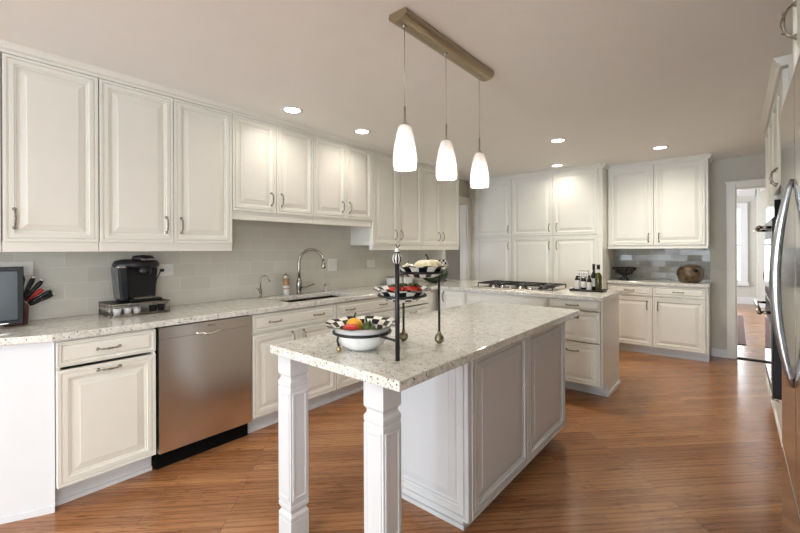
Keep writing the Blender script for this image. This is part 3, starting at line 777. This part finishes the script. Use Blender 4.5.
PODL = ['leftmost white coffee pod in the wire drawer', 'second white coffee pod from left in the wire drawer', 'third white coffee pod from left in the wire drawer',
        'dark coffee pod right of the middle gap in the wire drawer', 'rightmost dark coffee pod in the wire drawer']
for q, y in enumerate((.045, .10, .152, .245, .295)):
    tag(inst('coffee_pod', podm if q < 3 else podd, None, (.035 + RD - .03, .055 + y, .914 + .0112)), PODL[q], 'coffee pod', 'coffee pods in the wire drawer')
cm_ = thing('coffee_maker', 'black single cup coffee maker with a grey water tank', 'coffee maker', (.16, .25, .914 + RH))
cm_.scale = (1.06, 1.06, 1.06)
def rbox(x0, x1, y0, y1, z0, z1, k=1.0):
    m = MB().box(x0, x1, y0, y1, z0, z1)
    m.v = [(x * (k if z < .1 else 1), y * (k if z < .1 else 1), z) for x, y, z in m.v]
    return m
rbox(-.10, .02, -.08, .112, 0, .22, .88).build('body', 'black', cm_, bev=.02)
rbox(.0, .125, -.075, .10, 0, .018).build('base', 'black', cm_, bev=.008)
rbox(.03, .115, -.05, .075, .018, .024).build('drip_tray', 'nickel', cm_, bev=.002)
rbox(-.09, .085, -.130, -.080, .005, .215, .88).build('water_tank', 'smoke', cm_, bev=.012)
rbox(-.09, .088, -.131, -.081, .212, .222).build('tank_lid', 'chrome', cm_, bev=.004)
MB().box(.018, .024, -.066, .092, .02, .205).build('back_plate', 'darkgrey', cm_, bev=.002)
hd = MB(); hd.lathe([(.10, .205), (.112, .215), (.115, .228), (.105, .252), (.07, .262), (.0001, .264)], 28, (.0, -.01, 0), sx=1.02, sy=1.13)
hd.build('head', 'darkgrey', cm_)
MB().lathe([(.055, .255), (.06, .27), (.052, .285), (.0001, .29)], 24, (.055, .01, 0), sx=1.2).build('lid', 'black', cm_)
MB().tube([(.085 - .10 * (abs(i - 6) / 6) ** 2, .012 + .068 * (i - 6) / 6, .247) for i in range(13)], .0065, 8).build('lid_handle', 'chrome', cm_)
MB().lathe([(.030, .165), (.036, .18), (.038, .215)], 20, (.085, .012, 0)).build('spout', 'black', cm_)
lettering('KEURIG', .019, 'lettering', cm_, (.124, .012, .262), (math.radians(70), 0, R90))
MB().ball((.02, .085, .255), .013, sz=.5).build('button', 'chrome', cm_)

# canisters in the corner, candlestick and green squash
def canister(label, y, w):
    t = thing('canister', label, 'canister', (.13, y, .9142))
    MB().box(-.055, .055, -w / 2, w / 2, 0, .082).build('body', 'enamel', t, bev=.006)
    MB().box(-.053, .053, -w / 2 + .002, w / 2 - .002, .0825, .098).build('lid', 'nickel', t, bev=.004)
    MB().lathe([(.006, .0975), (.006, .104), (.009, .108), (.009, .113), (.0001, .115)], 12).build('knob', 'nickel', t)
canister('square white canister with grey lid left of the black pole', 2.93, .155)
canister('square white canister with grey lid right of the black pole', 3.14, .155)
GS = 1.12
gm = thing('squash', 'large dark green squash on the worktop behind the tiered stand', 'squash', (.36, 3.44, .9142))
MB().lathe([(GS * .155 * math.sin(max(.03, PI * i / 14)), .105 * GS - .105 * GS * math.cos(PI * i / 14)) for i in range(15)], 48, lobes=10, lobe_amp=.08).build('rind', 'darkgreen', gm)
MB().tube([(0, 0, .21), (.01, 0, .25), (.03, .01, .27)], [.014, .009, .010], 8).build('stem', 'stem', gm)
cn = thing('candlestick', 'white candle in a checkered holder behind the green squash', 'candlestick', (.25, 3.79, .9142))
MB().lathe([(.055, 0), (.055, .008), (.02, .02), (.012, .10), (.016, .17), (.030, .185)], 20).build('foot', 'blackm', cn)
MB().lathe([(.045, -.05), (.062, -.03), (.060, .04), (.030, .055)], 24).build('holder', 'checkfine', cn, (0, 0, .235))
MB().lathe([(.014, .285), (.0135, .385), (.004, .39)], 14).build('candle', 'wax', cn)
MB().tube([(0, 0, .388), (.001, 0, .398)], .0012, 6).build('wick', 'stem', cn)

# ------------------------------------------------------------------ tiered stand with bowls on the island
A = Vector((2.293, .485, .9145)); B = Vector((2.265, .80, .9145)); Cc = Vector((2.114, .735, .9145))
b1 = Vector((2.055, .531)); b2 = Vector((2.178, .650)); b3 = Vector((2.268, .672))
st = thing('tiered_stand', 'black iron three tier stand with three bowls on the island', 'stand', tuple(A))
L = lambda p, z: (p[0] - A.x, p[1] - A.y, z - A.z)
MB().tube([L(A, .9145), L(A, 1.283)], .0088, 14).build('pole', 'blackm', st)
fb = MB().lathe([(.009, .366), (.016, .370), (.021, .382), (.021, .388), (.016, .398), (.008, .403)], 20).build('finial', 'stripe', st)
MB().lathe([(.007, .402), (.0095, .406), (.0095, .414), (.006, .422), (.004, .426)], 16).build('finial_tip', 'enamel', fb)
MB().lathe([(.0098, .4045), (.0102, .409), (.0098, .411)], 16).tube([(0, 0, .426), (.008, .008, .437)], .002, 6).tube([(0, 0, .426), (-.006, .0, .438)], .002, 6).build('finial_band', 'blackm', fb)
for P_, zt in ((B, 1.235), (Cc, 1.135)):
    lg = MB().tube([L(P_, .955), L(P_, zt)], .0052, 10).build('leg', 'blackm', st)
    MB().lathe([(.002, .0005), (.004, .003), (.012, .006), (.0185, .014), (.0215, .025), (.019, .036), (.011, .044), (.008, .046), (.009, .050), (.007, .056)], 22, L(P_, .9145)).build('ball_foot', 'dullgold', lg)
def ring(c, r, z, tr=.0045): return [(c[0] + r * math.cos(2 * PI * k / 40) - A.x, c[1] + r * math.sin(2 * PI * k / 40) - A.y, z - A.z) for k in range(40)]
def arm(c, r, z, P_):
    d = Vector((P_.x - c[0], P_.y - c[1])); d.normalize()
    return [L((c[0] + d.x * r, c[1] + d.y * r), z), L(P_, z)]
R1, R2, R3 = .1205, .101, .094
Z1, Z2, Z3 = .988, 1.139, 1.240
MB().tube(ring(b1, R1, Z1), .0058, 8, True).tube(arm(b1, R1, Z1, A), .0052, 8).build('bottom_ring', 'blackm', st)
MB().tube(ring(b2, R2, Z2), .0052, 8, True).tube(arm(b2, R2, Z2, Cc), .0045, 8).tube(arm(b2, R2, Z2, A), .0045, 8).build('middle_ring', 'blackm', st)
MB().tube(ring(b3, R3, Z3), .0052, 8, True).tube(arm(b3, R3, Z3, A), .0045, 8).tube(arm(b3, R3, Z3, B), .0045, 8).build('top_ring', 'blackm', st)
lg = MB().tube([L((2.031, .421), .985), L((2.029, .416), .965), L((2.030, .424), .935)], .0045, 8).build('leg', 'blackm', st)
MB().lathe([(.002, .0005), (.008, .004), (.012, .012), (.010, .02), (.005, .026)], 14, L((2.030, .424), .9145)).build('ball_foot', 'gold', lg)
def bowl(label, c, z, prof, out_mat, in_mat, z_wave=.0025, sq=1.0):
    """prof = outside (radius, height), wall 3 mm"""
    t = thing('bowl', label, 'bowl', (c[0], c[1], z))
    def shell(p, flip, d):
        seg = 56; vs = []; fs = []
        for i, (r, h) in enumerate(p):
            k_ = i / (len(p) - 1)
            for k in range(seg):
                a = 2 * PI * k / seg; wv = z_wave * math.cos(a * 9) * k_ ** 4
                vs.append((r * math.cos(a), r * math.sin(a), h + d + wv))
        for i in range(len(p) - 1):
            for k in range(seg):
                q = i * seg + k; w2 = i * seg + (k + 1) % seg; fs.append((q, w2, w2 + seg, q + seg))
        fs.append(tuple(range(seg)))
        return MB().add(vs, fs, True)
    shell(prof, 0, 0).build('outside', out_mat, t)
    inner = [(max(.001, r - .003), h) for r, h in prof[:-1]] + [prof[-1]]
    shell(inner, 1, .003).build('inside', in_mat, t)
    return t
bowl('largest bowl, white below and checkered inside, lowest on the tiered stand', b1, .9165, [(.045, 0), (.07, .006), (.095, .028), (.110, .056), (.116, .082), (.130, .096), (.157, .106)], 'enamel', 'check')
bowl('checkered bowl holding red tomatoes in the middle of the tiered stand', b2, 1.112, [(.045, 0), (.070, .005), (.090, .022), (.101, .040), (.124, .054)], 'checkwide', 'check')
bowl('checkered bowl holding the pale pumpkin on top of the tiered stand', b3, 1.218, [(.045, 0), (.065, .004), (.086, .022), (.096, .036), (.112, .046)], 'checkwide', 'check')
def pepper(label, p, mat, r=.042, h=.075, rot=(0, 0, 0), name='bell_pepper', cat='pepper'):
    t = thing(name, label, cat, p); t.rotation_euler = rot
    n = 14; prof = [(r * (.35 + .65 * math.sin(PI * min(1, (i + 1.6) / 9)) if i < 5 else (1 - ((i - 5) / 9) ** 3 * .75)) if i < n else .001, h * i / n) for i in range(n + 1)]
    prof[0] = (.001, .004)
    MB().lathe(prof, 36, lobes=4, lobe_amp=.12).build('skin', mat, t)
    MB().tube([(0, 0, h * .97), (.002, .001, h + .012), (.008, .003, h + .02)], [.006, .004, .005], 8).build('stem', 'leaf', t)
    return t
pepper('orange yellow pepper in the lowest checkered bowl', (2.002, .535, .979), 'orange', .034, .060)
pepper('large red pepper in front in the lowest checkered bowl', (2.070, .455, .985), 'red', .036, .062, (math.radians(-75), 0, math.radians(55)))
pepper('dark green pepper beside the red one in the lowest bowl', (2.062, .575, .955), 'green', .032, .07, (math.radians(15), 0, math.radians(-60)))
pepper('second green pepper at the right side of the lowest bowl', (2.112, .535, .955), 'green', .030, .065, (math.radians(12), 0, math.radians(-20)))
def tomato(label, p, r):
    t = thing('tomato', label, 'tomato', p)
    n = 12; prof = [(max(.0008, r * math.sin(PI * i / n)), r * .82 - r * .82 * math.cos(PI * i / n) - (.012 * (i / n) ** 12)) for i in range(n + 1)]
    MB().lathe(prof, 36, lobes=6, lobe_amp=.05).build('skin', 'red', t)
    lf = MB()
    for k in range(5):
        a = 2 * PI * k / 5 + .3
        lf.tube([(0, 0, r * 1.60), (.5 * r * math.cos(a), .5 * r * math.sin(a), r * 1.64), (.85 * r * math.cos(a), .85 * r * math.sin(a), r * 1.45)], [.004, .006, .001], 6)
    lf.tube([(0, 0, r * 1.55), (.002, 0, r * 1.9)], .003, 6); lf.build('calyx', 'leaf', t)
tomato('red tomato at the right of the middle bowl', (2.216, .682, 1.126), .036)
tomato('red tomato in the centre of the middle bowl, behind the pole', (2.172, .617, 1.124), .036)
tomato('red tomato at the back of the middle bowl', (2.150, .690, 1.128), .032)
pk = thing('pumpkin', 'pale cream pumpkin with a dark stem in the top bowl', 'pumpkin', (b3.x + .018, b3.y + .02, 1.2248))
MB().lathe([(max(.001, .060 * math.sin(PI * i / 14)), .036 - .036 * math.cos(PI * i / 14) - .012 * (i / 14) ** 10) for i in range(15)], 60, lobes=12, lobe_amp=.10).build('rind', 'palepump', pk)
MB().tube([(0, 0, .055), (-.002, -.001, .075), (-.010, -.006, .090)], [.006, .0035, .0045], 8).build('stem', 'stem', pk)
gd = thing('gourd', 'small pale yellow gourd at the left of the top bowl', 'gourd', (b3.x - .035, b3.y - .05, 1.2305))
MB().lathe([(.001, 0), (.014, .004), (.022, .014), (.021, .025), (.012, .036), (.007, .046), (.002, .049)], 20, lobes=6, lobe_amp=.1).build('rind', 'palepump', gd)
MB().tube([(0, 0, .047), (.003, 0, .056)], .0018, 6).build('stem', 'stem', gd)

# ------------------------------------------------------------------ cooktop
ck = thing('gas_cooktop', 'stainless gas cooktop with black grates on the peninsula', 'cooktop', (1.04, 3.185, .9145))
CW, CD = .88, .53
MB().box(0, CW, 0, CD, 0, .012).build('tray', 'steel', ck, bev=.004)
for (x0_, x1_) in ((.03, .29), (.30, .58), (.59, .85)):
    gmb = MB(); r_ = .006; y0_, y1_ = .10, .50; z_ = .045
    gmb.tube([(x0_, y0_, z_), (x1_, y0_, z_), (x1_, y1_, z_), (x0_, y1_, z_)], r_, 6, True)
    xm = (x0_ + x1_) / 2
    gmb.tube([(xm, y0_, z_), (xm, y1_, z_)], r_, 6)
    for yy in (.20, .30, .40): gmb.tube([(x0_, yy, z_), (x1_, yy, z_)], r_, 6)
    for xx in (x0_, x1_):
        for yy in (y0_, y1_): gmb.tube([(xx, yy, z_), (xx, yy, .012)], r_, 6)
    gmb.build('grate', 'blackm', ck)
for x, y in ((.16, .20), (.16, .40), (.44, .30), (.72, .20), (.72, .40)):
    MB().lathe([(.05, .012), (.05, .020), (.035, .024), (.035, .032), (.0001, .034)], 20, (x, y, 0)).build('burner', 'blackm', ck)
for k in range(5):
    MB().lathe([(.018, .012), (.018, .020), (.014, .034), (.0001, .035)], 16, (.24 + .10 * k, .05, 0)).build('knob', 'chrome', ck)

# tray of bottles on the peninsula
TX, TY = 2.145, 3.56
tr = thing('serving_tray', 'black tray under the oil bottles on the peninsula', 'tray', (TX, TY, .9145))
MB().box(-.15, .15, -.09, .09, 0, .006).build('tray_base', 'blackm', tr, bev=.002)
rim = MB(); rim.tube([(-.15, -.09, .012), (.15, -.09, .012), (.15, .09, .012), (-.15, .09, .012)], .007, 6, True); rim.build('rim', 'blackm', tr)
zt = .9145 + .0065
def bottle(label, x, y, prof, glass_mat, cap, lab=None, capmat='black', name='bottle', cat='bottle'):
    t = thing(name, label, cat, (TX + x, TY + y, zt))
    MB().lathe(prof, 20).build('glass', glass_mat, t)
    MB().lathe(cap, 16).build('cap', capmat, t)
    if lab: MB().lathe([(lab[0], lab[1]), (lab[0], lab[2])], 20, cap=False).build('paper_label', 'label', t)
def prof(r, h, n, hn): return [(r * .95, 0), (r, .004), (r, h), (r * .85, h + .012), (n, h + .035), (n, hn)]
bottle('tall dark bottle with a black top on the tray', .045, .03, prof(.026, .15, .011, .225), 'darkglass', [(.013, .205), (.013, .262), (.0001, .263)], (.0265, .04, .12))
bottle('olive oil bottle with a dark cap and pale label on the tray', .095, .0, prof(.031, .145, .014, .215), 'olive', [(.0155, .213), (.0155, .258), (.0001, .259)], (.0145, .175, .212))
bottle('small bottle with a white label at the left of the tray', -.095, -.02, prof(.026, .10, .012, .125), 'darkglass', [(.014, .12), (.014, .142), (.0001, .143)], (.0265, .012, .10))
bottle('small clear jar with silver lid second from left on the tray', -.035, -.025, prof(.025, .10, .018, .118), 'darkglass', [(.020, .114), (.020, .134), (.0001, .135)], (.0255, .03, .09), 'chrome', 'jar', 'jar')
bottle('small white label bottle in front of the tall dark one', .022, -.04, prof(.022, .095, .010, .13), 'darkglass', [(.012, .125), (.012, .15), (.0001, .151)], (.0225, .01, .085))
pb = thing('spice_tin', 'patterned pale spice tin standing at the back of the tray', 'tin', (TX - .055, TY + .045, zt))
MB().box(-.05, .05, -.018, .018, 0, .185).build('tin', 'label', pb, bev=.003)
pat = MB()
for i in range(4):
    for j in range(2): pat.box(-.042 + .022 * i, -.028 + .022 * i, -.0192, -.0175, .125 + .026 * j, .141 + .026 * j)
pat.build('pattern', 'pewter', pb)
MB().box(-.048, .048, -.016, .016, .1855, .195).build('lid', 'pewter', pb, bev=.002)

# ------------------------------------------------------------------ hutch items
fbw = thing('footed_bowl', 'black openwork footed bowl on the short far worktop', 'bowl', (2.125, 5.33, .9145))
MB().lathe([(.065, 0), (.065, .006), (.05, .010)], 24).build('foot', 'blackm', fbw)
cg = MB()
for k in range(8):
    a = 2 * PI * k / 8
    cg.tube([(.055 * math.cos(a), .055 * math.sin(a), .008), (.02 * math.cos(a + .5), .02 * math.sin(a + .5), .045), (.03 * math.cos(a + .9), .03 * math.sin(a + .9), .08)], .005, 6)
cg.build('pedestal', 'blackm', fbw)
bw = MB()
for k in range(16):
    a = 2 * PI * k / 16
    bw.tube([(.03 * math.cos(a), .03 * math.sin(a), .078), (.085 * math.cos(a + .12), .085 * math.sin(a + .12), .092), (.11 * math.cos(a + .2), .11 * math.sin(a + .2), .13), (.142 * math.cos(a + .2), .142 * math.sin(a + .2), .165)], .010, 6)
bw.lathe([(.02, .075), (.085, .085), (.105, .125), (.132, .160), (.142, .168), (.135, .168), (.10, .128), (.08, .092), (.001, .084)], 32)
bw.build('bowl', 'blackm', fbw)
wp = thing('wooden_vessel', 'round brown carved wooden vessel on the short far worktop', 'vessel', (2.83, 5.36, .9145))
MB().lathe([(.07, .0), (.095, .012), (.120, .05), (.132, .10), (.128, .145), (.108, .182), (.078, .203), (.062, .207), (.054, .20), (.05, .18), (.045, .06), (.001, .05)], 40).build('shell', 'pot', wp)
sp = MB()
for (a, z, s) in ((-125, .165, .026), (-60, .150, .040), (-100, .05, .014), (-150, .10, .020), (-72, .075, .012), (-112, .115, .010)):
    a = math.radians(a); rr_ = .127 if z > .12 else .132
    rr_ = rr_ - max(0, z - .14) * .9
    sp.ball((rr_ * math.cos(a), rr_ * math.sin(a), z), s, .9, .45, .55, 14, 8)
sp.build('carving', 'black', wp)

# ------------------------------------------------------------------ right side: refrigerator, tall cabinets, ovens
XR = 3.477
def right_cab(label, y_far, y_near, z0, z1, doors=(), drawers=(), **k):
    return cabinet(label, (k.pop('xf', XR + .02), y_far, 0), -R90, y_far - y_near, k.pop('d', .59), z0, z1, doors, drawers, **k)
fg = thing('refrigerator', 'large stainless steel refrigerator at the right edge of the photo', 'refrigerator', (3.40, 1.142, 0), -R90)
FW_, FT = .92, 1.785
MB().box(.002, FW_ - .002, .045, .68, .02, FT).build('body', 'darkgrey', fg)
dl = MB().box(.002, .398, -.023, .04, .70, FT - .01).build('door', 'fridge', fg, bev=.004)
MB().box(.402, FW_ - .002, -.023, .04, .70, FT - .01).build('door', 'fridge', fg, bev=.004)
MB().box(.002, FW_ - .002, -.023, .04, .06, .692).build('freezer_drawer', 'fridge', fg, bev=.004)
MB().box(.002, FW_ - .002, -.006, .05, FT + .002, 1.832).build('top_filler', 'darkgrey', fg)  # dark filler added in the gap between refrigerator and cabinet
def bow(x):
    n = 25
    return MB().tube([(x, -.024 - .033 * math.sin(PI * i / (n - 1)) ** .85, .975 + .535 * i / (n - 1)) for i in range(n)], [.004 + .008 * math.sin(PI * i / (n - 1)) ** .6 for i in range(n)], 14)
bow(.355).build('handle', 'handlesteel', dl)
fo = thing('fridge_cabinet', 'cream cabinet above the refrigerator at the top right', 'cabinet', (3.43, 1.145, 0), -R90)
MB().box(0, .94, 0, .66, 1.84, 2.42).build('carcass', 'cream', fo)
for k in range(2):
    o = panel(.465, .55).build('door', 'cream', fo, (.003 + .47 * k, 0, 1.85)); add_pull(o, .10 if k == 0 else .36, -.0234, .17, True)
YO0, YO1 = 2.56, 3.34
right_cab('cream oven tower cabinet on the right with a drawer below the ovens', 3.40, 2.505, .10, 2.40, [(.03, .45, 1.72, 2.37, ('v', .40, 1.80)), (.45, .87, 1.72, 2.37, ('v', .50, 1.80))],
          [(.03, .87, .12, .40, [.45])], toe=1, name='oven_cabinet')
ov = thing('double_oven', 'black glass and steel double wall oven with two bar handles', 'oven', (XR + .002, YO1, .42), -R90)
OW = YO1 - YO0
MB().box(0, OW, -.005, .016, 0, 1.21).build('frame', 'ovenglass', ov, bev=.003)
MB().box(.01, OW - .01, -.04, -.006, 1.10, 1.20).build('control_panel', 'ovenglass', ov, bev=.003)
for z0_, z1_ in ((.02, .57), (.585, 1.09)):
    d_ = MB().box(.01, OW - .01, -.05, -.006, z0_, z1_).build('oven_door', 'darkgrey', ov, bev=.004)
    MB().box(.06, OW - .06, -.0525, -.0495, z0_ + .06, z1_ - .12).build('window', 'ovenglass', d_)
    hh = MB().tube([(.05, -.105, z1_ - .05), (OW - .05, -.105, z1_ - .05)], .012, 12)
    for xx in (.09, OW - .09): hh.tube([(xx, -.048, z1_ - .05), (xx, -.105, z1_ - .05)], .009, 10)
    hh.build('handle', 'tapnickel', d_)
right_cab('cream cabinet beyond the ovens nearest the far doorway', 4.25, 3.405, .10, 2.40, [(0, .42, .12, 2.37, ('v', .37, 1.1)), (.42, .845, .12, 2.37, ('v', .47, 1.1))], toe=1, name='tall_cabinet')
cm = MB(); crown(cm, (XR, 4.25), (XR, 2.50), (-1, 0))
struct(cm.build('trim_8', 'cream'))

tag(MB().box(2.75, 3.37, 6.55, 9.6, .0005, .010).build('rug', 'rug'), 'long dark striped rug on the floor of the room beyond', 'rug')

# ------------------------------------------------------------------ lamps
def spot(parent, z, power, size=math.radians(168)):
    l = bpy.data.lights.new('bulb_light', 'SPOT'); l.energy = power; l.color = (1.0, 0.915, 0.775); l.spot_size = size; l.spot_blend = 1.0; l.shadow_soft_size = .07
    o = bpy.data.objects.new('bulb_light', l); COL.objects.link(o); o.parent = parent; o.location = (0, 0, z)
rl = thing('recessed_light', 'round recessed ceiling light nearest the left edge, above the short wall cabinets', 'ceiling light', (.628, 1.164, CEIL), 0, 'recessed ceiling lights')
MB().lathe([(.060, -.002), (.066, -.006), (.080, -.005), (.085, -.0005)], 32, cap=False).build('trim_ring', 'white', rl)
MB().lathe([(.062, -.0025), (.0001, -.003)], 32).build('lens', 'lamp', rl)
lights = [rl]
for (x, y), lab in zip(((.635, 1.916), (1.90, 3.432), (2.643, 4.45), (1.482, 4.641)),
                       ('round recessed ceiling light between the sink and the pendant lamp', 'round recessed ceiling light in front of the pantry, nearer of two',
                        'round recessed ceiling light above the far right wall cabinet', 'round recessed ceiling light close to the top of the pantry')):
    lights.append(dup(rl, (x, y, CEIL), lab))
for q, pw in zip(lights, (8, 8, 58, 36, 10)): spot(q, -.02, pw)
# unseen fill lamps added over the part of the room behind and beside the camera
for (x, y, pw) in ((2.2, -.9, 26), (.9, -2.0, 15), (3.0, -2.4, 45), (.9, -4.2, 50), (3.0, -4.4, 50)):
    lights.append(dup(rl, (x, y, CEIL), 'added round recessed fill light outside the picture'))
    spot(lights[-1], -.02, pw)
pd = thing('pendant_lamp', 'pendant lamp with three white glass shades on a bronze ceiling bar', 'pendant lamp', (2.085, 1.165, CEIL))
cpm = MB(); n = 10; vs = []
for y in (-.432, .424):
    for i in range(n + 1):
        a = PI * i / n; vs.append((-.052 * math.cos(a), y, -.016 - .030 * math.sin(a)))
    vs += [(.048, y, -.0005), (-.048, y, -.0005)]
q = n + 3
cpm.add(vs, [(i, (i + 1) % q, (i + 1) % q + q, i + q) for i in range(q)] + [tuple(range(q)), tuple(range(q, 2 * q))])
cpm.build('canopy', 'bronze', pd)
sm = MB().lathe([(.021, .210), (.030, .203), (.040, .165), (.050, .110), (.056, .060), (.056, .025), (.053, .004), (.050, .004), (.053, .025), (.053, .060), (.047, .110), (.037, .165), (.028, .198), (.018, .205)], 32, cap=False).mesh('shade', 'shade')
for y in (.785, 1.133, 1.492):
    yy = y - 1.165; zb = 1.706 - CEIL
    s = inst('shade', sm, pd, (0, yy, zb))
    MB().tube([(0, yy, -.046), (0, yy, zb + .30)], .0016, 6).build('cord', 'nickel', pd)
    MB().lathe([(.0035, .30), (.005, .295), (.005, .225), (.020, .212), (.020, .203)], 14, (0, yy, zb)).build('socket', 'nickel', pd)
    MB().lathe([(.010, -.056), (.010, -.048), (.006, -.042)], 12, (0, yy, 0)).build('cord_grip', 'nickel', pd)
    MB().ball((0, yy, zb + .09), .024, sz=1.4, seg=14, rings=8).build('bulb', 'lamp', pd)
    l = bpy.data.lights.new('bulb_light', 'POINT'); l.energy = 2.4; l.color = (1, .95, .90); l.shadow_soft_size = .03
    o = bpy.data.objects.new('bulb_light', l); COL.objects.link(o); o.parent = pd; o.location = (0, yy, zb + .03)
